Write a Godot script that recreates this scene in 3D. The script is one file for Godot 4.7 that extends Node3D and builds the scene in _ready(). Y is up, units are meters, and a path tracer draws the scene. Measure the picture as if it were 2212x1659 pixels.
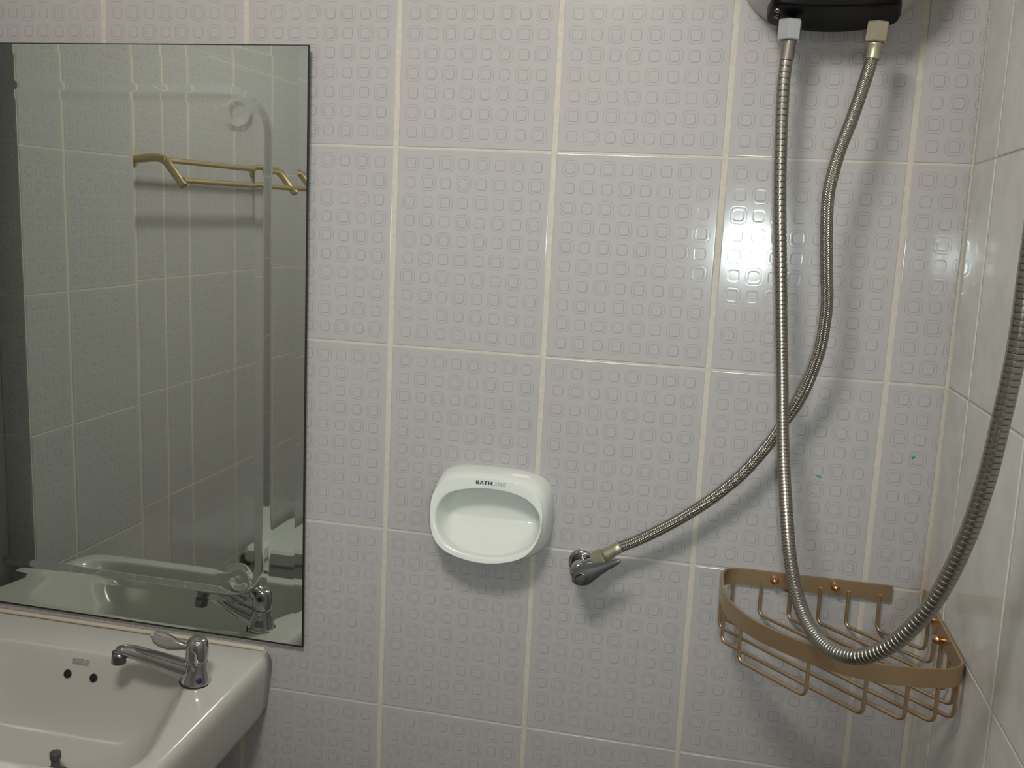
extends Node3D
# Bathroom wall: patterned tiles, mirror over a basin, soap dish, valve, hoses, corner basket.
# Lengths below are millimetres; YF lifts the height scale so that the floor lies at y = 0.

const YF := 1510.0
var org := Vector3.ZERO
var names := {}
var M := {}

func V(x: float, y: float, z: float) -> Vector3:
	return Vector3(x, y + YF, z) * 0.001 - org

# ------------------------------------------------------------------ mesh helpers
class MB:
	var v := PackedVector3Array()
	var n := PackedVector3Array()
	var uv := PackedVector2Array()
	var ix := PackedInt32Array()
	func vert(p: Vector3, nn := Vector3.ZERO, t := Vector2.ZERO) -> int:
		v.append(p); n.append(nn); uv.append(t)
		return v.size() - 1
	func tri(a: int, b: int, c: int) -> void:
		ix.append(a); ix.append(b); ix.append(c)
	func quad(a: int, b: int, c: int, d: int) -> void:
		tri(a, b, c); tri(a, c, d)
	# rows of points; wrap joins the last column to the first
	func grid(rows: Array, wrap := true, uvs := false) -> void:
		var base := v.size()
		var nr := rows.size()
		var nc: int = rows[0].size()
		for r in nr:
			for c in nc:
				vert(rows[r][c], Vector3.ZERO, Vector2(float(c) / maxf(nc - 1, 1), float(r) / maxf(nr - 1, 1)) if uvs else Vector2.ZERO)
		for r in nr - 1:
			for c in (nc if wrap else nc - 1):
				var d := (c + 1) % nc
				quad(base + r * nc + c, base + r * nc + d, base + (r + 1) * nc + d, base + (r + 1) * nc + c)
	func fan(ring: PackedVector3Array, rev := false) -> void:
		var mid := Vector3.ZERO
		for p in ring: mid += p
		mid /= ring.size()
		var base := v.size()
		vert(mid)
		for p in ring: vert(p)
		for c in ring.size():
			var d := (c + 1) % ring.size()
			if rev: tri(base, base + 1 + d, base + 1 + c)
			else: tri(base, base + 1 + c, base + 1 + d)
	func volume() -> float:
		var s := 0.0
		var mid := Vector3.ZERO
		for p in v: mid += p
		mid /= maxf(v.size(), 1)
		for i in range(0, ix.size(), 3):
			s += (v[ix[i]] - mid).dot((v[ix[i + 2]] - mid).cross(v[ix[i + 1]] - mid))
		return s
	func build(flip := 0, keep_normals := false) -> ArrayMesh:
		var f := flip == 1 or (flip == 0 and volume() < 0.0)
		if f:
			for i in range(0, ix.size(), 3):
				var t := ix[i + 1]
				ix[i + 1] = ix[i + 2]
				ix[i + 2] = t
		if not keep_normals:
			for i in range(0, ix.size(), 3):
				var a := ix[i]
				var b := ix[i + 1]
				var c := ix[i + 2]
				var nn := (v[c] - v[a]).cross(v[b] - v[a])
				n[a] += nn; n[b] += nn; n[c] += nn
			for i in n.size():
				n[i] = n[i].normalized() if n[i].length() > 1e-20 else Vector3.UP
		var arr := []
		arr.resize(Mesh.ARRAY_MAX)
		arr[Mesh.ARRAY_VERTEX] = v
		arr[Mesh.ARRAY_NORMAL] = n
		arr[Mesh.ARRAY_TEX_UV] = uv
		arr[Mesh.ARRAY_INDEX] = ix
		var m := ArrayMesh.new()
		m.add_surface_from_arrays(Mesh.PRIMITIVE_TRIANGLES, arr)
		return m

func obj(called: String, mesh: Mesh, mat: Material, parent: Node = self) -> MeshInstance3D:
	var o := MeshInstance3D.new()
	o.name = numbered(called, "" if parent == self else str(parent.get_instance_id()))
	o.mesh = mesh
	o.material_override = mat
	o.cast_shadow = GeometryInstance3D.SHADOW_CASTING_SETTING_ON
	parent.add_child(o, true)
	return o

func numbered(called: String, under := "") -> String:
	var key := under + "/" + called
	if not names.has(key):
		names[key] = 0
		return called
	names[key] += 1
	return "%s_%03d" % [called, names[key]]

func thing(called: String, label: String, category: String, x: float, y: float, z: float, group := "") -> Node3D:
	org = Vector3.ZERO
	var at := V(x, y, z)
	var o := Node3D.new()
	o.name = numbered(called)
	add_child(o)
	o.position = at
	o.set_meta("label", label)
	o.set_meta("category", category)
	if group: o.set_meta("group", group)
	org = at
	return o

func structure(called: String, x := 0.0, y := -YF, z := 0.0) -> Node3D:
	org = Vector3.ZERO
	var at := V(x, y, z)
	var o := Node3D.new()
	o.name = called
	add_child(o)
	o.position = at
	o.set_meta("kind", "structure")
	org = at
	return o

func spline(pts: Array, step: float) -> PackedVector3Array:
	# Catmull-Rom through millimetre points, resampled evenly (step in mm), in metres
	var dense := PackedVector3Array()
	for i in pts.size() - 1:
		var p0: Vector3 = pts[maxi(i - 1, 0)]
		var p1: Vector3 = pts[i]
		var p2: Vector3 = pts[i + 1]
		var p3: Vector3 = pts[mini(i + 2, pts.size() - 1)]
		for k in 24:
			dense.append(p1.cubic_interpolate(p2, p0, p3, k / 24.0))
	dense.append(pts[-1])
	var total := 0.0
	for i in dense.size() - 1: total += dense[i].distance_to(dense[i + 1])
	var n := maxi(int(round(total / step)), 2)
	var out := PackedVector3Array()
	var want := 0.0
	var gone := 0.0
	var i := 0
	for k in n + 1:
		want = total * k / n
		while i < dense.size() - 2 and gone + dense[i].distance_to(dense[i + 1]) < want:
			gone += dense[i].distance_to(dense[i + 1])
			i += 1
		var d := dense[i].distance_to(dense[i + 1])
		var p := dense[i].lerp(dense[i + 1], clampf((want - gone) / maxf(d, 1e-9), 0, 1))
		out.append(V(p.x, p.y, p.z))
	return out

func frames(path: PackedVector3Array) -> Array:
	var out := []
	var t0 := (path[1] - path[0]).normalized()
	var u := t0.cross(Vector3(0.31, 0.2, 0.93)).normalized()
	if absf(t0.dot(Vector3(0.31, 0.2, 0.93).normalized())) > 0.95:
		u = t0.cross(Vector3.RIGHT).normalized()
	for i in path.size():
		var t := (path[mini(i + 1, path.size() - 1)] - path[maxi(i - 1, 0)]).normalized()
		u = (u - t * u.dot(t)).normalized()
		out.append([u, t.cross(u).normalized(), t])
	return out

func circle(c: Vector3, u: Vector3, w: Vector3, r: float, seg: int, r2 := -1.0, turn := 0.0) -> PackedVector3Array:
	var out := PackedVector3Array()
	for k in seg:
		var a := TAU * k / seg + turn
		out.append(c + u * cos(a) * r * 0.001 + w * sin(a) * (r if r2 < 0 else r2) * 0.001)
	return out

func tube(path: PackedVector3Array, radius, seg := 12, caps := true, into: MB = null) -> MB:
	var m := MB.new() if into == null else into
	var fr := frames(path)
	var rows := []
	for i in path.size():
		var r: float = radius[i] if radius is Array else radius
		rows.append(circle(path[i], fr[i][0], fr[i][1], r, seg))
	m.grid(rows)
	if caps:
		m.fan(rows[0], true)
		m.fan(rows[-1])
	return m

# profile: [radius, distance along axis] in mm; ends close when radius is 0
func lathe(at: Vector3, axis: Vector3, profile: Array, seg := 32, into: MB = null, turn := 0.0) -> MB:
	var m := MB.new() if into == null else into
	axis = axis.normalized()
	var u := axis.cross(Vector3.UP if absf(axis.y) < 0.9 else Vector3.RIGHT).normalized()
	var w := axis.cross(u)
	var rows := []
	for p in profile:
		rows.append(circle(at + axis * p[1] * 0.001, u, w, maxf(p[0], 0.01), seg, -1.0, turn))
	m.grid(rows)
	return m

# sharp-edged prism by repeating rings: each ring pair has own vertices
func prism(at: Vector3, axis: Vector3, rings: Array, seg: int, turn := 0.0) -> MB:
	var m := MB.new()
	axis = axis.normalized()
	var u := axis.cross(Vector3.UP if absf(axis.y) < 0.9 else Vector3.RIGHT).normalized()
	var w := axis.cross(u)
	for i in rings.size() - 1:
		var a := circle(at + axis * rings[i][1] * 0.001, u, w, maxf(rings[i][0], 0.01), seg, -1.0, turn)
		var b := circle(at + axis * rings[i + 1][1] * 0.001, u, w, maxf(rings[i + 1][0], 0.01), seg, -1.0, turn)
		for k in seg:
			var d := (k + 1) % seg
			var base := m.v.size()
			m.vert(a[k]); m.vert(a[d]); m.vert(b[d]); m.vert(b[k])
			m.quad(base, base + 1, base + 2, base + 3)
	return m

func box(lo: Vector3, hi: Vector3, bevel := 0.0, into: MB = null) -> MB:
	# mm corners; rounded vertical/horizontal edges by a chamfer
	var m := MB.new() if into == null else into
	var b := minf(bevel, 0.49 * minf(hi.x - lo.x, minf(hi.y - lo.y, hi.z - lo.z)))
	var rows := []
	var ring := func(i: float, z: float) -> PackedVector3Array:
		var o := PackedVector3Array()
		var c := maxf(b, 0.01)
		var x0 := lo.x + i
		var x1 := hi.x - i
		var y0 := lo.y + i
		var y1 := hi.y - i
		for p in [[x0 + c, y0], [x1 - c, y0], [x1, y0 + c], [x1, y1 - c], [x1 - c, y1], [x0 + c, y1], [x0, y1 - c], [x0, y0 + c]]:
			o.append(V(p[0], p[1], z))
		return o
	rows = [ring.call(b, lo.z), ring.call(0.0, lo.z + b), ring.call(0.0, hi.z - b), ring.call(b, hi.z)]
	for i in 3:
		for k in 8:
			var d := (k + 1) % 8
			var base := m.v.size()
			m.vert(rows[i][k]); m.vert(rows[i][d]); m.vert(rows[i + 1][d]); m.vert(rows[i + 1][k])
			m.quad(base, base + 1, base + 2, base + 3)
	m.fan(rows[0], true)
	m.fan(rows[3])
	return m

func smooth_poly(pts: Array, rounds := 3, keep := 0.25) -> PackedVector2Array:
	var p := PackedVector2Array(pts)
	for r in rounds:
		var q := PackedVector2Array()
		for i in p.size():
			var a := p[i]
			var b := p[(i + 1) % p.size()]
			q.append(a.lerp(b, keep))
			q.append(a.lerp(b, 1.0 - keep))
		p = q
	return p

# resample a closed plane curve by angle round a centre
func polar(p: PackedVector2Array, c: Vector2, seg: int) -> PackedVector2Array:
	var out := PackedVector2Array()
	for k in seg:
		var a := TAU * k / seg
		var d := Vector2(cos(a), sin(a))
		var best := 0.0
		for i in p.size():
			var e := p[i] - c
			var f := p[(i + 1) % p.size()] - c
			var den := d.cross(f - e)
			if absf(den) < 1e-9: continue
			var s := e.cross(f - e) / den
			var t := e.cross(d) / den
			if s > best and t >= -1e-6 and t <= 1.000001: best = s
		out.append(c + d * best)
	return out

# ------------------------------------------------------------------ materials
func mat(color: Color, rough: float, metal := 0.0) -> StandardMaterial3D:
	var m := StandardMaterial3D.new()
	m.albedo_color = color
	m.roughness = rough
	m.metallic = metal
	return m

func sd_round(p: Vector2, half: float, r: float) -> float:
	var q := p.abs() - Vector2(half - r, half - r)
	return Vector2(maxf(q.x, 0), maxf(q.y, 0)).length() + minf(maxf(q.x, q.y), 0.0) - r

func tile_textures() -> Array:
	# the print and fine relief of one tile, 4 texels to the millimetre; the motif repeats every two cells
	const CELL := 96
	var block := Image.create(CELL * 2, CELL * 2, false, Image.FORMAT_RGB8)
	var relief := Image.create(CELL * 2, CELL * 2, false, Image.FORMAT_RGB8)
	var ground := Color(0.650, 0.636, 0.634)
	var ink := Color(0.502, 0.498, 0.516)
	for y in CELL * 2:
		for x in CELL * 2:
			var cx := x / CELL
			var cy := y / CELL
			var p := (Vector2(x % CELL, y % CELL) - Vector2(47.5, 47.5)) * 0.25
			var dbl := (cx + cy) % 2 == 0
			var ang := p.angle()
			var heavy := 0.75 + 0.25 * cos(ang - 0.9)
			var d := sd_round(p, 6.3 if dbl else 6.5, 3.9)
			var l := clampf(1.25 - absf(d) / 0.62, 0, 1) * (0.78 * heavy)
			if d < 0: l = maxf(l, 0.0)
			if dbl:
				var d2 := sd_round(p, 9.7, 6.2)
				l = maxf(l, clampf(1.2 - absf(d2) / 0.5, 0, 1) * 0.55)
			block.set_pixel(x, y, ground.lerp(ink, l))
			var h := smoothstep(-1.1, 0.5, d) * 0.6
			h -= exp(-d * d / 0.5) * 0.25
			if dbl:
				var d3 := sd_round(p, 9.7, 6.2)
				h -= exp(-d3 * d3 / 0.35) * 0.28
			relief.set_pixel(x, y, Color(0.4 + 0.5 * h, 0.4 + 0.5 * h, 0.4 + 0.5 * h))
	var w := 816
	var hh := 1008
	var a := Image.create(w, hh, false, Image.FORMAT_RGB8)
	var b := Image.create(w, hh, false, Image.FORMAT_RGB8)
	a.fill(ground)
	b.fill(Color(0.7, 0.7, 0.7))
	for j in 5:
		for i in 4:
			var at := Vector2i(24 + i * 192, 24 + j * 192)
			a.blit_rect(block, Rect2i(0, 0, 192, 192), at)
			b.blit_rect(relief, Rect2i(0, 0, 192, 192), at)
	b.bump_map_to_normal_map(1.6)
	a.generate_mipmaps()
	return [ImageTexture.create_from_image(a), ImageTexture.create_from_image(b)]

func noise_tex(freq: float, c0: Color, c1: Color, seed_: int, size := 512) -> NoiseTexture2D:
	var f := FastNoiseLite.new()
	f.seed = seed_
	f.frequency = freq
	f.fractal_octaves = 4
	var g := Gradient.new()
	g.set_color(0, c0)
	g.set_color(1, c1)
	var t := NoiseTexture2D.new()
	t.width = size
	t.height = size
	t.seamless = true
	t.noise = f
	t.color_ramp = g
	return t

func make_materials() -> void:
	var tt := tile_textures()
	var t := mat(Color.WHITE, 0.12)
	t.albedo_texture = tt[0]
	t.normal_enabled = true
	t.normal_texture = tt[1]
	t.normal_scale = 0.3
	t.metallic_specular = 0.5
	M.tile = t
	var pt := mat(Color.WHITE, 0.1)
	pt.albedo_texture = noise_tex(0.012, Color(0.735, 0.735, 0.715), Color(0.79, 0.79, 0.77), 5)
	pt.uv1_triplanar = true
	pt.uv1_world_triplanar = true
	pt.uv1_scale = Vector3(3, 3, 3)
	M.plain_tile = pt
	var g := mat(Color.WHITE, 0.8)
	g.albedo_texture = noise_tex(0.05, Color(0.68, 0.655, 0.605), Color(0.74, 0.715, 0.665), 9, 256)
	g.uv1_triplanar = true
	g.uv1_world_triplanar = true
	g.uv1_scale = Vector3(9, 9, 9)
	M.grout = g
	M.paint = mat(Color(0.60, 0.59, 0.58), 0.7)
	var fl := mat(Color.WHITE, 0.35)
	fl.albedo_texture = noise_tex(0.02, Color(0.30, 0.26, 0.25), Color(0.40, 0.35, 0.33), 21)
	fl.uv1_triplanar = true
	fl.uv1_world_triplanar = true
	fl.uv1_scale = Vector3(2, 2, 2)
	M.floor = fl
	M.door = mat(Color(0.55, 0.52, 0.48), 0.5)
	M.mirror = mat(Color(0.81, 0.845, 0.82), 0.015, 1.0)
	M.mirror_shade_edge = mat(Color(0.13, 0.10, 0.08), 0.6)  # dark tone of the shadow gap, painted on the mirror's back plate
	var c := mat(Color(0.70, 0.69, 0.665), 0.11)
	M.basin = c
	var d := mat(Color(0.80, 0.81, 0.785), 0.08)
	M.ceramic = d
	M.chrome = mat(Color(0.72, 0.72, 0.72), 0.07, 1.0)
	M.dull_chrome = mat(Color(0.50, 0.50, 0.50), 0.22, 1.0)
	M.grey_plastic = mat(Color(0.30, 0.30, 0.31), 0.35, 0.25)
	M.nickel = mat(Color(0.64, 0.62, 0.54), 0.42, 0.7)
	M.satin = mat(Color(0.70, 0.71, 0.72), 0.38, 0.6)
	M.steel = mat(Color(0.62, 0.605, 0.57), 0.29, 1.0)
	var br := mat(Color(0.58, 0.56, 0.52), 0.32, 1.0)
	br.normal_enabled = true
	br.normal_texture = braid_normal()
	br.normal_scale = 0.8
	br.uv1_scale = Vector3(6, 130, 1)
	M.braid = br
	M.gold = mat(Color(0.70, 0.605, 0.475), 0.38, 0.88)
	M.champagne = mat(Color(0.82, 0.74, 0.58), 0.36, 0.9)
	M.copper = mat(Color(0.80, 0.61, 0.44), 0.22, 1.0)
	M.white_plastic = mat(Color(0.74, 0.72, 0.70), 0.3)
	M.black_plastic = mat(Color(0.02, 0.018, 0.02), 0.4)
	M.black_plastic.metallic_specular = 0.25
	M.dark = mat(Color(0.03, 0.027, 0.025), 0.6)
	M.rust = mat(Color(0.20, 0.16, 0.12), 0.45, 0.5)
	M.print_dark = mat(Color(0.10, 0.10, 0.11), 0.5)
	M.print_light = mat(Color(0.60, 0.62, 0.62), 0.5)
	M.print_grey = mat(Color(0.46, 0.44, 0.42), 0.5)
	M.teal = mat(Color(0.12, 0.55, 0.58), 0.5)
	M.blue = mat(Color(0.09, 0.13, 0.30), 0.3)
	M.caulk = mat(Color(0.74, 0.70, 0.64), 0.6)

func braid_normal() -> ImageTexture:
	# woven wire: over-and-under strands, as height turned to normals
	var s := 64
	var im := Image.create(s, s, false, Image.FORMAT_RGB8)
	for y in s:
		for x in s:
			var a := fposmod(float(x + y) / s * 2.0, 1.0)
			var b := fposmod(float(x - y) / s * 2.0, 1.0)
			var over := (int(floor(float(x + y) / s * 2.0)) + int(floor(float(x - y + s) / s * 2.0))) % 2 == 0
			var h := sin(PI * a) if over else sin(PI * b)
			im.set_pixel(x, y, Color(h, h, h))
	im.bump_map_to_normal_map(7.0)
	return ImageTexture.create_from_image(im)

# ------------------------------------------------------------------ room shell
# one glazed tile between four grout lines, its edge rounded over, its face mapped with the whole motif
func tile(parent: Node, called: String, o: Vector3, u: Vector3, w: Vector3, a0: float, a1: float, b0: float, b1: float, gu: float, gw: float, m: Material, cut0 := 0.0, cut1 := 0.0, proud := 0.0, shear := 0.0) -> void:
	# o: origin (mm), u: along, w: up; face normal is u x w
	var nn := u.cross(w).normalized()
	var mb := MB.new()
	var x0 := a0 + gu
	var x1 := a1 - gu
	var y0 := b0 + gw
	var y1 := b1 - gw
	var full0 := a0 + gu - cut0
	var full1 := a1 - gu + cut1
	var steps := [[0.0, -2.0, 0.0], [0.0, -1.1, 0.25], [0.5, -0.3, 0.7], [1.6, 0.0, 1.0]]
	var at := func(x: float, y: float, h: float) -> Vector3:
		var p := o + u * x + w * y + nn * (h + proud)
		p.x += shear * p.y
		return V(p.x, p.y, p.z)
	var uvof := func(x: float, y: float) -> Vector2:
		return Vector2((x - full0) / (full1 - full0), (y1 - y) / (y1 - y0))
	var corners := [[x0, y0, 1, 1], [x1, y0, -1, 1], [x1, y1, -1, -1], [x0, y1, 1, -1]]
	for s in 4:
		var e: Array = corners[s]
		var f: Array = corners[(s + 1) % 4]
		var outw := [-w, u, w, -u][s] as Vector3
		var prev := []
		for st in steps:
			var i: float = st[0]
			var q: float = st[2]
			var nv: Vector3 = (outw * (1.0 - q) + nn * q).normalized()
			var pa := Vector2(e[0] + e[2] * i, e[1] + e[3] * i)
			var pb := Vector2(f[0] + f[2] * i, f[1] + f[3] * i)
			var va := mb.vert(at.call(pa.x, pa.y, st[1]), nv, uvof.call(pa.x, pa.y))
			var vb := mb.vert(at.call(pb.x, pb.y, st[1]), nv, uvof.call(pb.x, pb.y))
			if prev.size():
				mb.quad(prev[0], va, vb, prev[1])
			prev = [va, vb]
	var k: float = steps[3][0]
	var q0 := []
	for c in corners:
		q0.append(mb.vert(at.call(c[0] + c[2] * k, c[1] + c[3] * k, 0.0), nn, uvof.call(c[0] + c[2] * k, c[1] + c[3] * k)))
	mb.quad(q0[0], q0[3], q0[2], q0[1])
	obj(called, mb.build(-1, true), m, parent)

func tiled_wall(called: String, o: Vector3, u: Vector3, w: Vector3, cols: Array, rows: Array, m: Material, pitch := 206.3, shear := 0.0, trim := 0.0, bed := 100.0, ext := 0.0) -> Node3D:
	var root := structure(called, o.x, -YF, o.z)
	var nn := u.cross(w).normalized()
	var rng := RandomNumberGenerator.new()
	rng.seed = hash(called)
	for j in rows.size() - 1:
		for i in cols.size() - 1:
			var wd: float = cols[i + 1] - cols[i]
			var c0 := 0.0
			var c1 := 0.0
			if wd < pitch - 8:
				if i == 0: c0 = pitch - wd
				else: c1 = pitch - wd
			tile(root, "tile", o, u, w, cols[i], cols[i + 1], rows[j], rows[j + 1], 3.2, 1.1, m, c0, c1, rng.randf_range(-0.25, 0.25), shear)
	# grout bed behind the tiles
	var mb := MB.new()
	var pts := []
	for d in [-0.9, -bed]:
		for c in [[cols[0] + trim, rows[0]], [cols[-1] - trim + ext, rows[0]], [cols[-1] - trim + ext, rows[-1]], [cols[0] + trim, rows[-1]]]:
			var p: Vector3 = o + u * c[0] + w * c[1] + nn * d
			p.x += shear * p.y
			pts.append(V(p.x, p.y, p.z))
	for f in [[0, 1, 2, 3], [4, 7, 6, 5], [0, 4, 5, 1], [1, 5, 6, 2], [2, 6, 7, 3], [3, 7, 4, 0]]:
		var b := mb.v.size()
		for k in f: mb.vert(pts[k])
		mb.quad(b, b + 1, b + 2, b + 3)
	obj("grout", mb.build(), M.grout, root)
	return root

func build_room() -> void:
	var rows := [-1510.0, -1260.0, -1009.5, -757.3, -503.3, -253.3, 0.0, 252.5, 505.0, 720.0]
	tiled_wall("wall_back", Vector3(0, 0, 0), Vector3.RIGHT, Vector3.UP, [-812.0, -619.0, -412.5, -205.8, 1.8, 206.2, 411.5, 618.3, 686.5], rows, M.tile, 206.3, 0.0, 0.0, 100.0, 40.0)
	tiled_wall("wall_right", Vector3(684.6, 0, 0), Vector3.BACK, Vector3.UP, [0.0, 100.0, 306.0, 512.0, 718.0, 924.0, 1130.0, 1336.0, 1542.0, 1748.0, 1900.0], rows, M.plain_tile, 206.0, -0.0072)
	tiled_wall("wall_left", Vector3(-812, 0, 0), Vector3.FORWARD, Vector3.UP, [-1900.0, -1702.0, -1496.0, -1290.0, -1088.0, -882.0, -781.0, -676.0, -470.0, -270.0, -64.0, 0.0], rows, M.tile)
	# the boxed-in pillar on the left wall, tiled on its three faces
	var lrows := rows
	tiled_wall("wall_pillar", Vector3(-757, 0, 0), Vector3.FORWARD, Vector3.UP, [-592.0, -385.0, -270.0], lrows, M.tile, 206.3, 0.0, 1.0, 54.0)
	tiled_wall("wall_pillar_rear", Vector3(0, 0, 270), Vector3.LEFT, Vector3.UP, [757.0, 812.0], lrows, M.tile, 206.3, 0.0, 1.0, 30.0)
	tiled_wall("wall_pillar_front", Vector3(0, 0, 592), Vector3.RIGHT, Vector3.UP, [-812.0, -757.0], lrows, M.tile, 206.3, 0.0, 1.0, 30.0)
	org = Vector3.ZERO
	var f := obj("floor", box(Vector3(-912, -1610, -100), Vector3(800, -1510, 2000)).build(), M.floor)
	f.set_meta("kind", "structure")
	var c := obj("ceiling", box(Vector3(-912, 720, -100), Vector3(800, 820, 2000)).build(), M.paint)
	c.set_meta("kind", "structure")
	var w := obj("wall_front", box(Vector3(-912, -1510, 1900), Vector3(800, 720, 2000)).build(), M.paint)
	w.set_meta("kind", "structure")
	var d := structure("door_1", -50, -YF, 1897)
	obj("door_panel", box(Vector3(-400, -1505, 1870), Vector3(300, 480, 1899), 4).build(), M.door, d)
	obj("door_handle", lathe(V(-330, -500, 1870), Vector3.FORWARD, [[0.0, 0], [12, 0], [12, 6], [9, 10], [9, 30], [24, 40], [26, 52], [20, 62], [0, 65]], 24).build(), M.dull_chrome, d)
	org = Vector3.ZERO

# ------------------------------------------------------------------ mirror
func mirror_relief(x: float, y: float, x0: float, x1: float, y0: float, y1: float) -> float:
	# Ground edge, a cut groove inset from it, and a curl at each corner. The cuts are in the glass in front
	# of the silver and bend the reflection towards the thicker glass, as a faint ridge in the silver would.
	var e := minf(minf(x - x0, x1 - x), minf(y - y0, y1 - y))
	var h := 0.0
	if e < 13.0: h += (13.0 - e) * 0.02
	var dx := minf(x - x0, x1 - x)
	var dy := minf(y - y0, y1 - y)
	var inset := 60.0
	var gd := 99.0
	if dy > 112.0: gd = absf(dx - inset)
	elif dx > 112.0: gd = absf(dy - inset)
	else:
		# corner curl: a ring, and a tail that reaches from each groove to it
		var ring := absf(Vector2(dx - 96, dy - 84).length() - 16.0)
		var t1 := absf(Vector2(dx - 112, dy - 112).length() - 52.0) if dx < 112 and dy < 112 else 99.0
		gd = minf(ring * 1.4, t1)
	if gd < 11.0:
		h += (11.0 - gd) * 0.065
	return h

func build_mirror() -> void:
	var x0 := -713.0
	var x1 := -112.5
	var y0 := -683.0
	var y1 := 119.5
	var root := thing("mirror", "frameless wall mirror with ground edges and an etched border, above the basin", "mirror", -413, -683, 5)
	var nrm := Vector3(-0.00816, -0.00895, 1)
	var zat := func(x: float, y: float) -> float:
		return 9.0 + (x - x1) * 0.00816 + (y - y0) * 0.00895
	var xs := []
	var ys := []
	var axis := func(lo: float, hi: float) -> Array:
		var o := []
		var p := lo
		while p < hi - 0.01:
			o.append(p)
			var e := minf(p - lo, hi - p - 0.01)
			var st := 12.0
			if e < 5.9: st = 6.0
			elif e < 11.9: st = 6.5
			elif e < 13.4: st = 0.5
			elif e < 44: st = 6.0
			elif e < 76: st = 1.6
			elif e < 118: st = 2.2
			p += st
		o.append(hi)
		return o
	xs = axis.call(x0, x1)
	ys = axis.call(y0, y1)
	var m := MB.new()
	var nc: int = xs.size()
	for y in ys:
		for x in xs:
			m.vert(V(x, y, zat.call(x, y) + mirror_relief(x, y, x0, x1, y0, y1)))
	for j in ys.size() - 1:
		for i in nc - 1:
			m.quad(j * nc + i, j * nc + i + 1, (j + 1) * nc + i + 1, (j + 1) * nc + i)
	obj("glass", m.build(1), M.mirror, root)
	# dark back plate, its rim past the glass painting in the shadow line
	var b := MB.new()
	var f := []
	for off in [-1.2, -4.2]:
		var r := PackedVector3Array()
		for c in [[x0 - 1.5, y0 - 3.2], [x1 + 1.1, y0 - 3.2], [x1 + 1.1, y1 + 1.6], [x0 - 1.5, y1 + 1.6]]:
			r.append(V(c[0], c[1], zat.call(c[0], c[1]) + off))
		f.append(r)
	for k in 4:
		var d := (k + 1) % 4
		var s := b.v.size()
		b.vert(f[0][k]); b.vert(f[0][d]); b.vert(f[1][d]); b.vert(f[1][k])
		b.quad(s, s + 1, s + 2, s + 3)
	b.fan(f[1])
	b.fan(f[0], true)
	obj("shade_backing", b.build(), M.mirror_shade_edge, root)
	org = Vector3.ZERO

# ------------------------------------------------------------------ basin
const SLOPE := 0.08
func deck(z: float) -> float: return -702.0 - SLOPE * z

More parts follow.
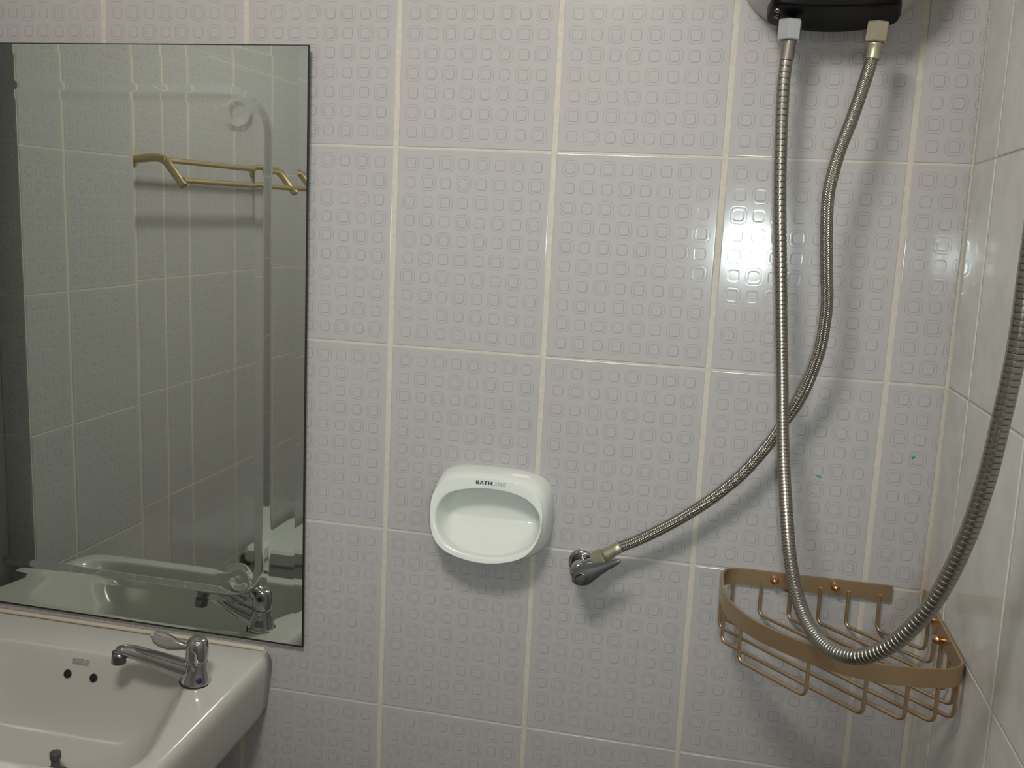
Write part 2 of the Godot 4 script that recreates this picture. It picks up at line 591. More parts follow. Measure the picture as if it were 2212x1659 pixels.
func build_basin() -> void:
	var root := thing("wash_basin", "white ceramic wall-hung wash basin under the mirror", "basin", -430, -880, 0)
	var seg := 112
	var c := Vector2(-430, 172)
	var outer := polar(smooth_poly([Vector2(-700, 0), Vector2(-690, 0), Vector2(-430, 0), Vector2(-170, 0), Vector2(-160, 0), Vector2(-160, 8), Vector2(-162, 170), Vector2(-164, 300), Vector2(-172, 338), Vector2(-215, 347), Vector2(-430, 350), Vector2(-645, 347), Vector2(-688, 338), Vector2(-696, 300), Vector2(-698, 170), Vector2(-700, 8)], 2), c, seg)
	var bowl := polar(smooth_poly([Vector2(-560, 72), Vector2(-430, 70), Vector2(-300, 72), Vector2(-246, 80), Vector2(-226, 130), Vector2(-207, 200), Vector2(-190, 268), Vector2(-216, 302), Vector2(-300, 306), Vector2(-430, 306), Vector2(-560, 306), Vector2(-644, 302), Vector2(-670, 268), Vector2(-653, 200), Vector2(-634, 130), Vector2(-614, 80)], 3), c, seg)
	var rows := []
	var put := func(curve: PackedVector2Array, about: Vector2, s: Vector2, drop: float) -> void:
		var r := PackedVector3Array()
		for p in curve:
			var q := about + (p - about) * s
			r.append(V(q.x, deck(q.y) + drop, maxf(q.y, 0.0)))
		rows.append(r)
	# from underneath, up the outside, over the rim and down into the bowl
	var ob := Vector2(-430, 0)
	for t in [[0.10, 0.42, -205], [0.30, 0.55, -200], [0.52, 0.72, -178], [0.72, 0.86, -142], [0.86, 0.935, -112], [0.93, 0.965, -101], [0.962, 0.98, -92], [0.976, 0.99, -80], [0.986, 0.996, -55], [0.998, 1.0, -28], [1.0, 1.0, -18], [0.997, 0.996, -11], [0.989, 0.987, -5.6], [0.977, 0.975, -2.0], [0.962, 0.962, -0.4], [0.945, 0.945, 0.0]]:
		put.call(outer, ob, Vector2(t[0], t[1]), t[2])
	for k in [0.35, 0.7]:
		var mid := PackedVector2Array()
		for i in seg:
			mid.append((ob + (outer[i] - ob) * 0.945).lerp(c + (bowl[i] - c) * 1.03, k))
		put.call(mid, c, Vector2.ONE, 0.0)
	for t in [[1.035, 0.0], [1.018, -0.6], [1.005, -2.4], [0.99, -6.0], [0.97, -13], [0.935, -26], [0.89, -45], [0.845, -62], [0.80, -77], [0.745, -91], [0.68, -101], [0.60, -108.5], [0.5, -113.5], [0.38, -117], [0.25, -119.5], [0.13, -121], [0.08, -123]]:
		put.call(bowl, c + Vector2(0, -8) * (1.0 - t[0]), Vector2(t[0], t[0]), t[1])
	var m := MB.new()
	m.grid(rows)
	m.fan(rows[0], true)
	m.fan(rows[-1])
	obj("basin_body", m.build(), M.basin, root)
	# sealant along the wall
	var cp := spline([Vector3(-702, -699, 3), Vector3(-430, -699, 3), Vector3(-190, -699.5, 2), Vector3(-178, -700.5, 1.5), Vector3(-170, -704.5, 1)], 6)
	obj("sealant", tube(cp, 3.4, 8).build(), M.caulk, root)
	for p in [Vector3(-432, -739.5, 77.5), Vector3(-391, -739.5, 77.5)]:
		var ax := Vector3(0, 0.42, 1).normalized()
		obj("overflow_hole", lathe(V(p.x, p.y, p.z + 3.2), ax, [[0, -0.3], [4.6, -0.2], [5.4, -0.3], [5.8, -1.2], [5.8, -4.5]], 20).build(-1), M.dark, root)
	# drain with its pop-up stopper
	var dr := obj("drain", lathe(V(-386, -838.0, 168), Vector3.UP, [[0, 0.5], [14, 0.5], [17, 1.5], [23, 4], [26, 3.5], [27, 0], [27, -3]], 32).build(), M.rust, root)
	obj("stopper", lathe(V(-386, -836, 168), Vector3.UP, [[17, 0], [16, 5], [10, 10], [6, 13], [5.6, 24], [7.2, 25], [7.2, 33], [6, 34.5], [0, 35]], 24).build(), M.grey_plastic, dr)
	# maker's mark printed on the back of the bowl
	var tm := TextMesh.new()
	tm.text = "American\nStandard"
	var fnt := SystemFont.new()
	fnt.font_names = PackedStringArray(["Droid Serif"])
	fnt.font_italic = true
	tm.font = fnt
	tm.font_size = 32
	tm.pixel_size = 0.00018
	tm.depth = 0.0002
	tm.curve_step = 3.0
	tm.line_spacing = -14.0
	var lg := obj("maker_mark", tm, M.print_grey, root)
	var zz := Vector3(0, 0.45, 1).normalized()
	lg.basis = Basis(Vector3.RIGHT, zz.cross(Vector3.RIGHT), zz)
	lg.position = V(-414, -721.5, 74.5)
	org = Vector3.ZERO

func build_faucet() -> void:
	var bx := -222.0
	var bz := 100.0
	var by := deck(bz)
	var root := thing("basin_faucet", "chrome single-lever faucet on the right corner of the basin", "faucet", bx, by, bz)
	var up := Vector3(0.05, 1, 0.0).normalized()
	var at := V(bx, by - 0.5, bz)
	obj("body", lathe(at, up, [[0, 0.6], [19.5, 0.6], [20, 1.5], [19.5, 4], [18, 9], [16, 16], [14.8, 22], [14.2, 30], [13.6, 31], [0, 31]], 40).build(), M.chrome, root)
	obj("gasket", lathe(at, up, [[18, 0.4], [21.3, 0.4], [21.3, 1.2], [18, 1.3]], 40).build(), M.rust, root)
	var h := obj("knob", lathe(at, up, [[0, 30.5], [13.6, 30.5], [14.4, 33], [14.6, 42], [14.4, 50], [13.4, 56], [11.2, 60.5], [9.2, 62], [8.6, 61.4], [5, 62.4], [0, 62.6]], 40).build(), M.chrome, root)
	# leaf-shaped lever
	var rows := []
	var path := [Vector3(-228, -660, 98), Vector3(-240, -661, 97), Vector3(-252, -661, 96), Vector3(-264, -660, 95), Vector3(-276, -658, 94), Vector3(-286, -656, 94), Vector3(-292, -655, 94)]
	var wid := [4.5, 4.8, 7.2, 9.8, 10.4, 8.0, 1.5]
	var thk := [4.0, 3.6, 2.6, 2.2, 2.0, 1.8, 0.8]
	for i in path.size():
		var p: Vector3 = path[i]
		rows.append(circle(V(p.x, p.y - 3.0, p.z), Vector3(0, -0.86, 0.51), Vector3(0.16, 0.51, 0.86), wid[i], 20, thk[i]))
	var m := MB.new()
	m.grid(rows)
	m.fan(rows[0], true)
	m.fan(rows[-1])
	obj("lever", m.build(), M.chrome, h)
	# spout: a keel-shaped arm rising from the foot of the body to the nozzle
	var sp := [Vector3(-222, -697, 101), Vector3(-240, -694.5, 103), Vector3(-262, -689, 105.5), Vector3(-284, -683, 108), Vector3(-304, -678, 109.5), Vector3(-320, -676.5, 110.5), Vector3(-331, -678, 111), Vector3(-336, -682, 111)]
	var hh := [15.0, 15.0, 13.8, 11.8, 10.0, 8.8, 7.0, 2.0]
	var ww := [13.0, 12.0, 11.0, 10.2, 9.6, 9.4, 8.0, 2.0]
	rows = []
	for i in sp.size():
		var p: Vector3 = sp[i]
		var r := PackedVector3Array()
		for k in 32:
			var a := TAU * k / 32.0
			var cy := sin(a)
			var cx := cos(a)
			# flatter flanks that meet in a keel below
			var wy: float = cy * hh[i]
			var wx: float = cx * ww[i]
			if cy < 0: wx *= 1.0 + 0.42 * cy
			r.append(V(p.x + wy * 0.18, p.y + wy, p.z + wx))
		rows.append(r)
	m = MB.new()
	m.grid(rows)
	m.fan(rows[0], true)
	m.fan(rows[-1])
	var s := obj("spout", m.build(), M.chrome, root)
	obj("nozzle", lathe(V(-328, -679, 111), Vector3(-0.08, -1, 0), [[0, 0], [9.2, 0], [9.6, 6], [9.6, 15], [8.4, 16], [7.6, 14.5], [0, 14]], 28).build(), M.dull_chrome, s)
	obj("blue_mark", lathe(V(bx + 12.5, by + 8.5, bz + 13.2), Vector3(0.7, 0.25, 0.72), [[0, 0.6], [3.6, 0.6], [4.2, 0.0], [4.2, -1.5]], 20).build(-1), M.blue, root)
	org = Vector3.ZERO

# ------------------------------------------------------------------ soap dish
func build_soap_dish() -> void:
	var root := thing("soap_dish", "white ceramic soap dish with a hollowed tray, fixed to the tiled wall", "soap dish", 152, -515, 0)
	var seg := 96
	var c := Vector2(150, -458)
	var outer := polar(smooth_poly([Vector2(74, -424), Vector2(90, -404), Vector2(150, -401), Vector2(208, -405), Vector2(228, -420), Vector2(232, -455), Vector2(228, -496), Vector2(212, -512), Vector2(192, -515), Vector2(150, -516), Vector2(108, -515), Vector2(86, -510), Vector2(73, -498), Vector2(71, -455)], 3), c, seg)
	var face := polar(smooth_poly([Vector2(76, -436), Vector2(92, -413), Vector2(150, -408), Vector2(204, -414), Vector2(221, -434), Vector2(224, -462), Vector2(216, -492), Vector2(196, -509), Vector2(150, -518), Vector2(100, -509), Vector2(80, -490), Vector2(75, -458)], 3), c, seg)
	var cav := polar(smooth_poly([Vector2(86, -446), Vector2(102, -430), Vector2(150, -422), Vector2(196, -428), Vector2(218, -446), Vector2(222, -466), Vector2(214, -490), Vector2(186, -505), Vector2(150, -509), Vector2(112, -504), Vector2(90, -490), Vector2(82, -467)], 3), c, seg)
	var top := func(y: float) -> float:
		var t := clampf((-408.0 - y) / 108.0, 0, 1)
		return lerpf(33.0, 54.0, pow(t, 1.4))
	var rows := []
	var ring := func(f: Callable) -> void:
		var r := PackedVector3Array()
		for i in seg: r.append(f.call(i))
		rows.append(r)
	ring.call(func(i): return V(outer[i].x, outer[i].y, 0.2))
	for t in [0.3, 0.65, 0.85]:
		ring.call(func(i):
			var p := outer[i].lerp(face[i], pow(t, 2.2))
			return V(p.x, p.y, top.call(p.y) * t))
	for t in [[0.0, 0.93], [0.015, 0.965], [0.04, 0.99], [0.08, 1.0], [0.4, 1.0], [0.8, 1.0]]:
		ring.call(func(i):
			var inner: Vector2 = c + (cav[i] - c) * 1.03
			var q: Vector2 = face[i].lerp(inner, t[0])
			return V(q.x, q.y, top.call(q.y) * t[1]))
	for t in [[1.03, 0.0], [1.01, 0.6], [0.995, 2.0], [0.98, 4.5]]:
		ring.call(func(i):
			var q: Vector2 = c + (cav[i] - c) * t[0]
			return V(q.x, q.y, top.call(q.y) - t[1]))
	for s in [0.965, 0.94, 0.91, 0.88, 0.84, 0.8, 0.75, 0.7, 0.65, 0.6, 0.55, 0.5, 0.45, 0.4, 0.35, 0.3, 0.25, 0.2, 0.15, 0.1, 0.06, 0.03]:
		ring.call(func(i):
			var q: Vector2 = c + (cav[i] - c) * s
			# hollow back, and a tray that runs out to the lip
			var tray := clampf((-471.0 - q.y) / 36.0, 0, 1)
			tray = smoothstep(0.0, 0.12, tray) * tray
			var depth := 3.0 + 43.0 * tray
			var edge: float = top.call(q.y) - 5.5
			var k := smoothstep(0.78, 1.0, s)
			return V(q.x, q.y, lerpf(minf(depth, edge), edge, pow(k, 2.4) * (1.0 - 0.8 * tray))))
	var m := MB.new()
	m.grid(rows)
	m.fan(rows[-1])
	m.fan(rows[0], true)
	obj("dish_body", m.build(), M.ceramic, root)
	var fnt := SystemFont.new()
	fnt.font_names = PackedStringArray(["Droid Sans"])
	fnt.font_weight = 800
	var lean := Vector3(0, 0.20, 1).normalized()
	var b := Basis(Vector3.RIGHT, lean.cross(Vector3.RIGHT), lean)
	for part in [["BATH", M.print_dark, 144.0], ["LINE", M.print_light, 163.5]]:
		var tm := TextMesh.new()
		tm.text = part[0]
		tm.font = fnt
		tm.font_size = 32
		tm.pixel_size = 0.00019
		tm.depth = 0.0004
		var o := obj("lettering", tm, part[1], root)
		o.basis = b * Basis.from_scale(Vector3(1.42, 1, 1))
		o.position = V(part[2], -416.0, top.call(-416.0) + 0.4)
	org = Vector3.ZERO

# ------------------------------------------------------------------ valve, hoses, heater
func hex_nut(called: String, at: Vector3, axis: Vector3, r: float, length: float, m: Material, parent: Node, turn := 0.3) -> MeshInstance3D:
	return obj(called, prism(at, axis, [[0.0, 0], [r * 0.9, 0], [r, 1.2], [r, length - 1.2], [r * 0.9, length], [0, length]], 6, turn).build(), m, parent)

func build_valve() -> void:
	var root := thing("angle_valve", "small chrome angle valve with a grey lever, right of the soap dish", "valve", 270.5, -516.5, 0)
	var at := V(270.5, -516.5, 0)
	var out := Vector3(0.06, 0.0, 1).normalized()
	obj("escutcheon", lathe(at, Vector3.BACK, [[16.5, -1], [17, 1.5], [16, 4.5], [13, 6.2], [10.5, 5.0], [8.5, 4.0], [0, 4.0]], 40).build(), M.chrome, root)
	obj("valve_body", lathe(at, out, [[7.5, 2], [7.5, 18], [10, 20], [11, 24], [11, 40], [9.5, 43], [0, 43]], 32).build(), M.chrome, root)
	# side outlet towards the hose
	var od := Vector3(0.88, 0.47, 0.03).normalized()
	var ob := V(273, -514, 32)
	obj("outlet", lathe(ob, od, [[7.5, 0], [7.5, 20], [0, 20]], 24).build(), M.chrome, root)
	# teardrop lever
	var hub := V(280.5, -515.0, 58)
	var lv := MB.new()
	var rows := []
	var dirv := Vector3(0.86, 0.51, 0.0).normalized()
	var pts := [[-13.5, 2.0, 9], [-11.5, 7.6, 11.5], [-5.5, 12.2, 12.5], [2, 13.2, 12.5], [11, 11.0, 11], [20, 8.2, 9], [30, 6.0, 6.8], [40, 4.8, 5.0], [48, 3.6, 3.8], [53, 1.2, 1.5]]
	for p in pts:
		var q: float = p[0]
		var lift := maxf(q, 0.0) * 0.12
		rows.append(circle(hub + dirv * q * 0.001 + Vector3(0, 0, -0.004 + lift * 0.001), dirv.cross(Vector3.BACK), Vector3.BACK, p[1], 24, p[2]))
	lv.grid(rows)
	lv.fan(rows[0], true)
	lv.fan(rows[-1])
	var l := obj("lever", lv.build(), M.grey_plastic, root)
	obj("lever_cap", lathe(hub + Vector3(-0.0005, -0.001, 0.006), Vector3(-0.05, 0.02, 1), [[7.8, -2], [7.8, 2.0], [7.1, 2.9], [6.4, 2.2], [0, 2.0]], 28).build(), M.dull_chrome, l)
	org = Vector3.ZERO

func build_braided_hose() -> void:
	var root := thing("braided_hose", "braided steel hose curving from the heater down to the angle valve", "hose", 316, -484, 34)
	var pts := [Vector3(557, 104, 80), Vector3(555, 96, 81), Vector3(551, 78, 84), Vector3(545, 53, 87), Vector3(539, 30, 89), Vector3(532, 6, 91), Vector3(527, -19, 92), Vector3(524, -45, 92), Vector3(526, -82, 90), Vector3(531, -128, 85), Vector3(535, -163, 79), Vector3(534, -205, 70), Vector3(530, -230, 64), Vector3(524, -255, 58), Vector3(515, -280, 52), Vector3(503, -303, 48), Vector3(491, -327, 44), Vector3(475, -352, 42), Vector3(458, -375, 40), Vector3(430, -404, 38), Vector3(398, -431, 37), Vector3(366, -454, 36), Vector3(339, -471, 35), Vector3(322, -480, 34)]
	var path := spline(pts, 4.0)
	var fr := frames(path)
	var m := MB.new()
	var rows := []
	for i in path.size():
		var r := circle(path[i], fr[i][0], fr[i][1], 6.7, 24)
		r.append(r[0])
		rows.append(r)
	m.grid(rows, false, true)
	obj("braid", m.build(), M.braid, root)
	# top end: nut and crimped sleeve
	var a := V(559.5, 141, 80)
	var ax := (V(557, 104, 80) - a).normalized()
	hex_nut("nut", a + ax * 0.004, ax, 11.8, 21, M.nickel, root, 0.2)
	obj("ferrule", lathe(a + ax * 0.024, ax, [[0, 0], [7.4, 0], [8.4, 2.5], [7.4, 4.5], [7.0, 8], [7.1, 14], [7.8, 17], [7.3, 18.5], [0, 18.6]], 28).build(), M.nickel, root)
	# bottom end at the valve
	var b := V(294.5, -501.0, 32.6)
	var bd := (V(322, -480, 34) - b).normalized()
	hex_nut("nut", b - bd * 0.005, bd, 11.3, 16, M.nickel, root, 0.5)
	obj("ferrule", lathe(b, bd, [[0, 10], [8.2, 10.2], [8.0, 16], [7.4, 20], [7.0, 28], [7.2, 36], [0, 37]], 28).build(), M.nickel, root)
	org = Vector3.ZERO

func build_shower_hose() -> void:
	var root := thing("shower_hose", "ribbed chrome shower hose looping down from the heater, in front of the corner basket", "hose", 549, -469, 300)
	var pts := [Vector3(469.5, 112, 66), Vector3(468.5, 66, 66), Vector3(474, -33, 66), Vector3(484, -136, 66), Vector3(494, -239, 72), Vector3(501, -316, 88), Vector3(509, -386, 122), Vector3(516, -435, 165), Vector3(525, -462, 215), Vector3(536, -471, 262), Vector3(549, -469, 300), Vector3(565, -460, 330), Vector3(583, -439, 355), Vector3(599, -409, 375), Vector3(613, -371, 392), Vector3(624, -319, 408), Vector3(630, -267, 420), Vector3(633, -217, 428), Vector3(635, -174, 434), Vector3(635, -143, 438), Vector3(634, -100, 442), Vector3(633, 0, 452), Vector3(632, 100, 470), Vector3(632, 180, 490)]
	var path := spline(pts, 0.5)
	var fr := frames(path)
	var m := MB.new()
	var rows := []
	var i := 0
	var step := 0.5
	while i < path.size() - 16:
		var s := i * step
		# stretched open under the heater, closed up further down, opening again past the bend
		var pitch := 6.6 if s < 180 else (lerpf(6.6, 3.8, clampf((s - 180) / 160.0, 0, 1)) if s < 620 else lerpf(3.8, 5.2, clampf((s - 620) / 160.0, 0, 1)))
		for f in [[0.0, 6.2], [0.06, 7.05], [0.14, 7.16], [0.8, 7.16], [0.86, 7.0], [0.92, 6.2]]:
			var k := mini(i + int(f[0] * pitch / step), path.size() - 1)
			var t: float = s + f[0] * pitch
			var c := path[mini(int(t / step), path.size() - 1)]
			rows.append(circle(c, fr[k][0], fr[k][1], f[1], 22))
		i += int(round(pitch / step))
	m.grid(rows)
	m.fan(rows[-1])
	obj("hose_tube", m.build(1), M.steel, root)
	var a := V(470, 144, 66)
	var ax := (V(469.5, 112, 66) - a).normalized()
	hex_nut("nut", a + ax * 0.002, ax, 13.2, 22, M.satin, root, 0.15)
	obj("ferrule", lathe(a + ax * 0.023, ax, [[0, 0], [9.0, 0], [9.0, 2.5], [7.6, 3.5], [7.6, 21], [7.0, 22], [0, 22]], 28).build(), M.steel, root)
	# hand shower at the far end, above the picture
	var top := V(632, 168, 488)
	obj("hand_shower", lathe(top, Vector3(0, 1, 0.2), [[0, 0], [9, 0], [10, 8], [10.5, 20], [12, 60], [13, 120], [14, 150], [22, 165], [36, 185], [38, 195], [34, 198], [0, 198]], 32).build(), M.white_plastic, root)
	org = Vector3.ZERO

func build_heater() -> void:
	var root := thing("water_heater", "white electric water heater with a black base, above the two hoses", "water heater", 514, 140, 0)
	var seg := 96
	var c := Vector2(514, 300)
	var outl := polar(smooth_poly([Vector2(404, 260), Vector2(408, 205), Vector2(424, 170), Vector2(455, 147), Vector2(514, 141), Vector2(573, 147), Vector2(604, 170), Vector2(620, 205), Vector2(624, 260), Vector2(624, 400), Vector2(612, 470), Vector2(570, 490), Vector2(514, 494), Vector2(458, 490), Vector2(416, 470), Vector2(404, 400)], 3), c, seg)
	var rows := []
	for t in [[0.99, 0.5], [1.0, 2], [1.0, 10], [0.99, 40], [0.98, 66], [0.962, 80], [0.935, 88], [0.88, 93], [0.78, 96], [0.4, 98], [0.1, 98.5]]:
		var r := PackedVector3Array()
		for p in outl:
			var q: Vector2 = c + (p - c) * t[0]
			r.append(V(q.x, q.y, t[1]))
		rows.append(r)
	var m := MB.new()
	m.grid(rows)
	m.fan(rows[0], true)
	m.fan(rows[-1])
	obj("shell", m.build(), M.white_plastic, root)
	# black base: a curved slab under the shell, its front edge a little higher
	rows.clear()
	var plan := polar(smooth_poly([Vector2(443, 44), Vector2(452, 34), Vector2(514, 20), Vector2(576, 34), Vector2(585, 44), Vector2(580, 84), Vector2(570, 94), Vector2(514, 92), Vector2(458, 94), Vector2(448, 84)], 2), Vector2(514, 60), 72)
	for t in [[0.5, 21.0], [0.97, 21.0], [1.0, 17.0], [1.0, 3.0], [0.985, 0.8], [0.96, 0.0], [0.6, 0.0], [0.1, 0.0]]:
		var r := PackedVector3Array()
		for p in plan:
			var q: Vector2 = Vector2(514, 60) + (p - Vector2(514, 60)) * t[0]
			var arc := pow(absf(q.x - 514.0) / 70.0, 2.4) * 3.0
			r.append(V(q.x, 137.0 + (q.y - 21.0) * 0.19 + arc + t[1], q.y))
		rows.append(r)
	m = MB.new()
	m.grid(rows)
	m.fan(rows[0], true)
	m.fan(rows[-1])
	obj("base_strip", m.build(), M.black_plastic, root)
	for k in 2:
		obj("screw", lathe(V(455, 147 + 2.5 * k, 62 + 16 * k), Vector3(-0.2, -1, 0.2), [[3.4, -3], [3.4, 1.0], [2.4, 2.2], [0, 2.4]], 14).build(), M.dull_chrome, root)
	org = Vector3.ZERO

# ------------------------------------------------------------------ corner basket
func build_basket() -> void:
	var root := thing("corner_basket", "champagne gold wire corner basket screwed into the corner of the two walls", "basket", 600, -558, 90)
	# plan of the flat band: along the back wall, round the front, back along the right wall
	var plan := smooth_open([Vector2(650, 4), Vector2(560, 4), Vector2(490, 4), Vector2(462, 6), Vector2(450, 22), Vector2(449, 60), Vector2(454, 110), Vector2(478, 163), Vector2(516, 202), Vector2(559, 230), Vector2(601, 243), Vector2(645, 240), Vector2(670, 232), Vector2(683, 216), Vector2(685, 190), Vector2(685.6, 100), Vector2(686, 4)])
	var m := MB.new()
	var rows := []
	var yt := -499.0
	var yb := -519.5
	var th := 1.6
	for i in plan.size():
		var d := (plan[mini(i + 1, plan.size() - 1)] - plan[maxi(i - 1, 0)]).normalized()
		var nn := Vector2(-d.y, d.x)
		var a: Vector2 = plan[i] + nn * th
		var b: Vector2 = plan[i] - nn * th
		rows.append(PackedVector3Array([V(a.x, yt - 0.6, a.y), V(a.x * 0.6 + b.x * 0.4, yt, a.y * 0.6 + b.y * 0.4), V(b.x * 0.6 + a.x * 0.4, yt, b.y * 0.6 + a.y * 0.4), V(b.x, yt - 0.6, b.y), V(b.x, yb + 0.6, b.y), V(b.x * 0.7 + a.x * 0.3, yb, b.y * 0.7 + a.y * 0.3), V(a.x * 0.7 + b.x * 0.3, yb, a.y * 0.7 + b.y * 0.3), V(a.x, yb + 0.6, a.y)]))
	for k in 8:
		var d := (k + 1) % 8
		var strip := []
		for r in rows: strip.append(PackedVector3Array([r[k], r[d]]))
		m.grid(strip, false)
	m.fan(rows[0], true)
	m.fan(rows[-1])
	obj("band", m.build(), M.gold, root)
	# wires: U shapes on lines at 45 degrees across the corner
	var i := 0
	for cc in [-320.0, -350.0, -388.0, -422.0, -457.0, -493.0, -528.0, -561.0, -594.0, -630.0]:
		var ends := []
		for k in plan.size() - 1:
			var f0: float = plan[k].y - plan[k].x - cc
			var f1: float = plan[k + 1].y - plan[k + 1].x - cc
			if f0 * f1 <= 0 and absf(f1 - f0) > 1e-6:
				ends.append(plan[k].lerp(plan[k + 1], f0 / (f0 - f1)))
		if cc < -560.0:
			# meets the arms where they run on towards the corner
			ends = [Vector2(6.0 - cc, 6), Vector2(684, 684 + cc)]
		if ends.size() < 2: continue
		var a: Vector2 = ends[0]
		var b: Vector2 = ends[-1]
		var dv := (b - a).normalized()
		a += dv * 0.5
		b -= dv * 0.5
		var bot := -556.0
		var w := [Vector3(a.x, -512, a.y), Vector3(a.x, bot, a.y), Vector3(b.x, bot, b.y), Vector3(b.x, -512, b.y)]
		obj("wire", tube(fillet(w, 9.0), 2.1, 10).build(), M.gold, root)
		i += 1
	for p in [[512.0, -507.5, 6.0, 0], [584.0, -507.0, 6.0, 0], [684.0, -511.0, 72.0, 1], [684.0, -511.0, 131.0, 1]]:
		var ax := Vector3.BACK if p[3] == 0 else Vector3.LEFT
		obj("screw", lathe(V(p[0], p[1], p[2]), ax, [[3.6, -4], [3.6, 5], [5.2, 5], [5.4, 7], [4.4, 10], [2.2, 12], [0, 12.4]], 20).build(), M.copper, root)
	org = Vector3.ZERO

# polyline with rounded corners (mm in, metres out)
func fillet(pts: Array, rad: float) -> PackedVector3Array:
	var out := PackedVector3Array()
	out.append(V(pts[0].x, pts[0].y, pts[0].z))
	for i in range(1, pts.size() - 1):
		var p: Vector3 = pts[i]
		var e: Vector3 = p + (pts[i - 1] - p).normalized() * rad
		var f: Vector3 = p + (pts[i + 1] - p).normalized() * rad
		for k in 7:
			var t := k / 6.0
			var q: Vector3 = e.lerp(p, t).lerp(p.lerp(f, t), t)
			out.append(V(q.x, q.y, q.z))
	out.append(V(pts[-1].x, pts[-1].y, pts[-1].z))
	return out

func smooth_open(pts: Array) -> PackedVector2Array:
	var out := PackedVector2Array()
	for i in pts.size() - 1:
		var p0: Vector2 = pts[maxi(i - 1, 0)]
		var p1: Vector2 = pts[i]
		var p2: Vector2 = pts[i + 1]
		var p3: Vector2 = pts[mini(i + 2, pts.size() - 1)]
		for k in 8:
			out.append(p1.cubic_interpolate(p2, p0, p3, k / 8.0))
	out.append(pts[-1])
	return out

# ------------------------------------------------------------------ things seen in the mirror
func build_towel_rack() -> void:
	var root := thing("towel_rack", "champagne gold two-bar towel rack on the left wall, seen in the mirror", "towel rack", -812, 0, 925)
	for z in [669.0, 1180.0]:
		obj("flange", lathe(V(-812, -1, z), Vector3.RIGHT, [[0, 0], [17, 0], [17, 2], [14, 4], [0, 4]], 28).build(), M.champagne, root)
		obj("arm", tube(spline([Vector3(-811, -1, z), Vector3(-785, 2, z), Vector3(-760, 4, z), Vector3(-744, 2, z), Vector3(-732, -6, z), Vector3(-718, -22, z), Vector3(-704, -40, z), Vector3(-694, -52, z)], 3), 8.5, 18).build(), M.champagne, root)
	obj("bar", tube(PackedVector3Array([V(-738, 0, 660), V(-738, 0, 925), V(-738, 0, 1200)]), 6.0, 16).build(), M.champagne, root)
	obj("bar", tube(PackedVector3Array([V(-696, -40, 669), V(-696, -40, 925), V(-696, -40, 1200)]), 6.0, 16).build(), M.champagne, root)
	org = Vector3.ZERO

func build_toilet() -> void:
	var root := thing("toilet", "white ceramic toilet by the left wall, seen low in the mirror", "toilet", -600, -1510, 1318)
	obj("cistern_lid", box(Vector3(-800, -1035, 1100), Vector3(-600, -990, 1536), 8).build(), M.ceramic, root)
	obj("cistern", box(Vector3(-798, -1300, 1112), Vector3(-612, -1036, 1524), 14).build(), M.ceramic, root)
	var c := Vector2(-430, 1318)
	var rows := []
	var put := func(rx: float, rz: float, y: float, sx := 0.0) -> void:
		var r := PackedVector3Array()
		for k in 48:
			var a := TAU * k / 48.0
			r.append(V(c.x + sx + cos(a) * rx, y, c.y + sin(a) * rz))
		rows.append(r)
	for t in [[150, 110, -1510, -60], [150, 108, -1480, -60], [135, 95, -1400, -50], [170, 125, -1280, -20], [225, 172, -1180, 0], [240, 185, -1130, 0], [240, 185, -1112, 0], [232, 178, -1104, 0]]:
		put.call(t[0], t[1], t[2], t[3])
	var m := MB.new()
	m.grid(rows)
	m.fan(rows[0], true)
	m.fan(rows[-1])
	obj("bowl", m.build(), M.ceramic, root)
	rows.clear()
	for t in [[228, 176, -1104, 4], [238, 184, -1100, 2], [238, 184, -1090, 2], [228, 176, -1082, 2], [150, 110, -1078, 0]]:
		put.call(t[0], t[1], t[2], t[3])
	m = MB.new()
	m.grid(rows)
	m.fan(rows[0], true)
	m.fan(rows[-1])
	obj("seat_lid", m.build(), M.white_plastic, root)
	obj("foot", box(Vector3(-798, -1510, 1225), Vector3(-560, -1298, 1411), 16).build(), M.ceramic, root)
	org = Vector3.ZERO

func build_specks() -> void:
	var n := 0
	for s in [[553.0, -374.0, 4.2, 1.3, 0.25, "teal paint speck on the wall tile left of the corner strip"], [657.0, -340.0, 2.2, 2.0, 0.0, "small round teal speck on the narrow tile beside the corner"]]:
		var o := thing("paint_speck", s[5], "speck", s[0], s[1], 0)
		var rows := []
		for t in [[1.0, 0.2], [0.8, 0.7], [0.3, 0.9]]:
			var r := PackedVector3Array()
			for k in 14:
				var a := TAU * k / 14.0
				var wob := 1.0 + 0.25 * sin(a * 3.0 + n)
				var x: float = cos(a) * s[2] * t[0] * wob
				r.append(V(s[0] + x, s[1] + sin(a) * s[3] * t[0] * wob - x * s[4], t[1]))
			rows.append(r)
		var m := MB.new()
		m.grid(rows)
		m.fan(rows[-1])
		obj("speck", m.build(1), M.teal, o)
		n += 1
	org = Vector3.ZERO

func build_lamp() -> void:
	var root := thing("ceiling_lamp", "round white ceiling lamp over the middle of the room, out of the picture", "lamp", 120, 720, 1030)
	obj("lamp_base", lathe(V(120, 720, 1030), Vector3.DOWN, [[0, 0], [150, 0], [150, 14], [140, 18], [0, 18]], 48).build(), M.white_plastic, root)
	var g := mat(Color(0.9, 0.9, 0.88), 0.5)
	g.emission_enabled = true
	g.emission = Color(1.0, 0.965, 0.92)
	g.emission_energy_multiplier = 3.0
	obj("diffuser", lathe(V(120, 702, 1030), Vector3.DOWN, [[138, 0], [138, 16], [128, 26], [90, 34], [0, 38]], 48).build(), g, root)
	org = Vector3.ZERO

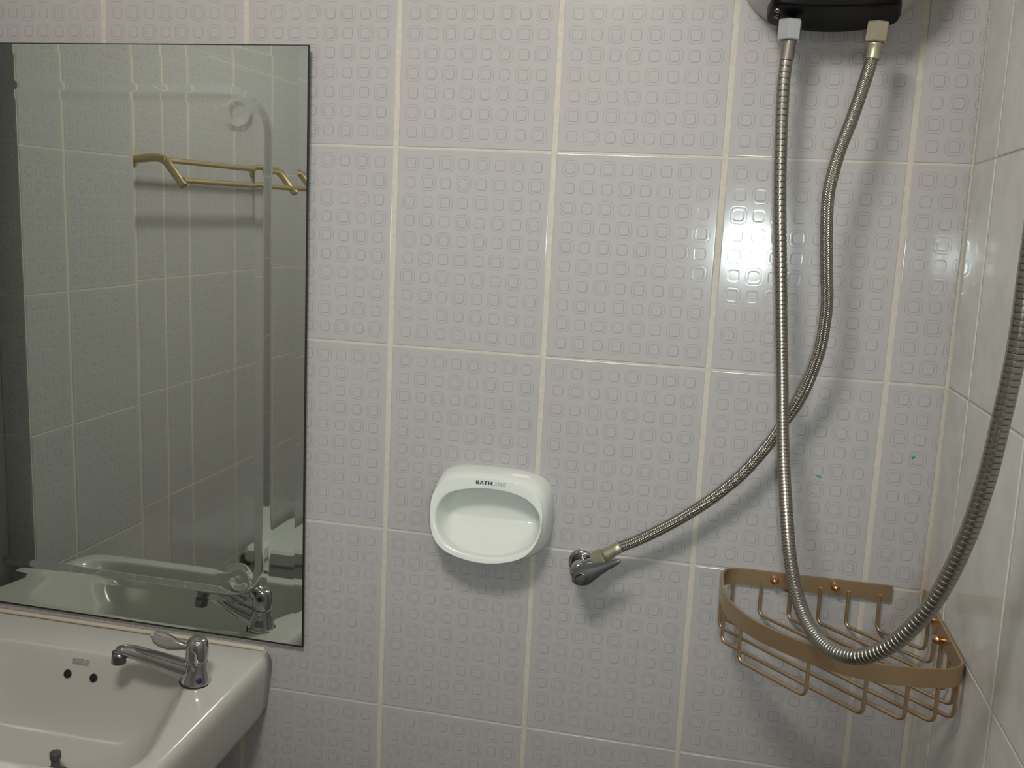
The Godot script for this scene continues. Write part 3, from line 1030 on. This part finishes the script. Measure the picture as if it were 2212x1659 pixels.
# ------------------------------------------------------------------ scene
func _ready() -> void:
	# camera
	var cam := Camera3D.new()
	cam.name = "camera"
	cam.keep_aspect = Camera3D.KEEP_HEIGHT
	cam.fov = 43.056
	cam.near = 0.02
	cam.far = 50.0
	cam.transform = Transform3D(Basis(Vector3(0.97532, 0.04768, -0.21557), Vector3(-0.07977, 0.98655, -0.14271), Vector3(0.20587, 0.15638, 0.96600)).orthonormalized(), V(424, -96.5, 1205.1))
	add_child(cam)
	cam.current = true
	# environment: a closed room, so the world itself is dark
	var env := Environment.new()
	env.background_mode = Environment.BG_COLOR
	env.background_color = Color(0.02, 0.02, 0.02)
	env.ambient_light_source = Environment.AMBIENT_SOURCE_DISABLED
	env.tonemap_mode = Environment.TONE_MAPPER_LINEAR
	env.tonemap_exposure = 1.0
	env.sdfgi_enabled = true
	env.ssao_enabled = true
	env.ssil_enabled = true
	var we := WorldEnvironment.new()
	we.name = "environment"
	we.environment = env
	add_child(we)
	# the ceiling lamp's own light, just below its glowing face
	var l := OmniLight3D.new()
	l.name = "ceiling_light"
	l.position = V(120, 645, 1030)
	l.light_color = Color(1.0, 0.985, 0.957)
	l.light_energy = 1.46
	l.light_size = 0.15
	l.omni_range = 8.0
	l.omni_attenuation = 2.0
	l.shadow_enabled = true
	add_child(l)
	# the flash of the camera that took the photograph, a hand's breadth from the lens
	var fl := SpotLight3D.new()
	fl.name = "camera_flash"
	fl.position = V(464, -114, 1205)
	fl.light_color = Color(0.93, 1.0, 1.0)
	fl.light_energy = 0.46
	fl.light_size = 0.02
	fl.spot_range = 8.0
	fl.spot_attenuation = 2.0
	fl.spot_angle = 32.0
	fl.spot_angle_attenuation = 1.0
	fl.basis = cam.basis
	fl.shadow_enabled = true
	add_child(fl)

	make_materials()
	build_room()
	build_mirror()
	build_basin()
	build_heater()
	build_basket()
	build_soap_dish()
	build_shower_hose()
	build_braided_hose()
	build_faucet()
	build_valve()
	build_towel_rack()
	build_toilet()
	build_lamp()
	build_specks()
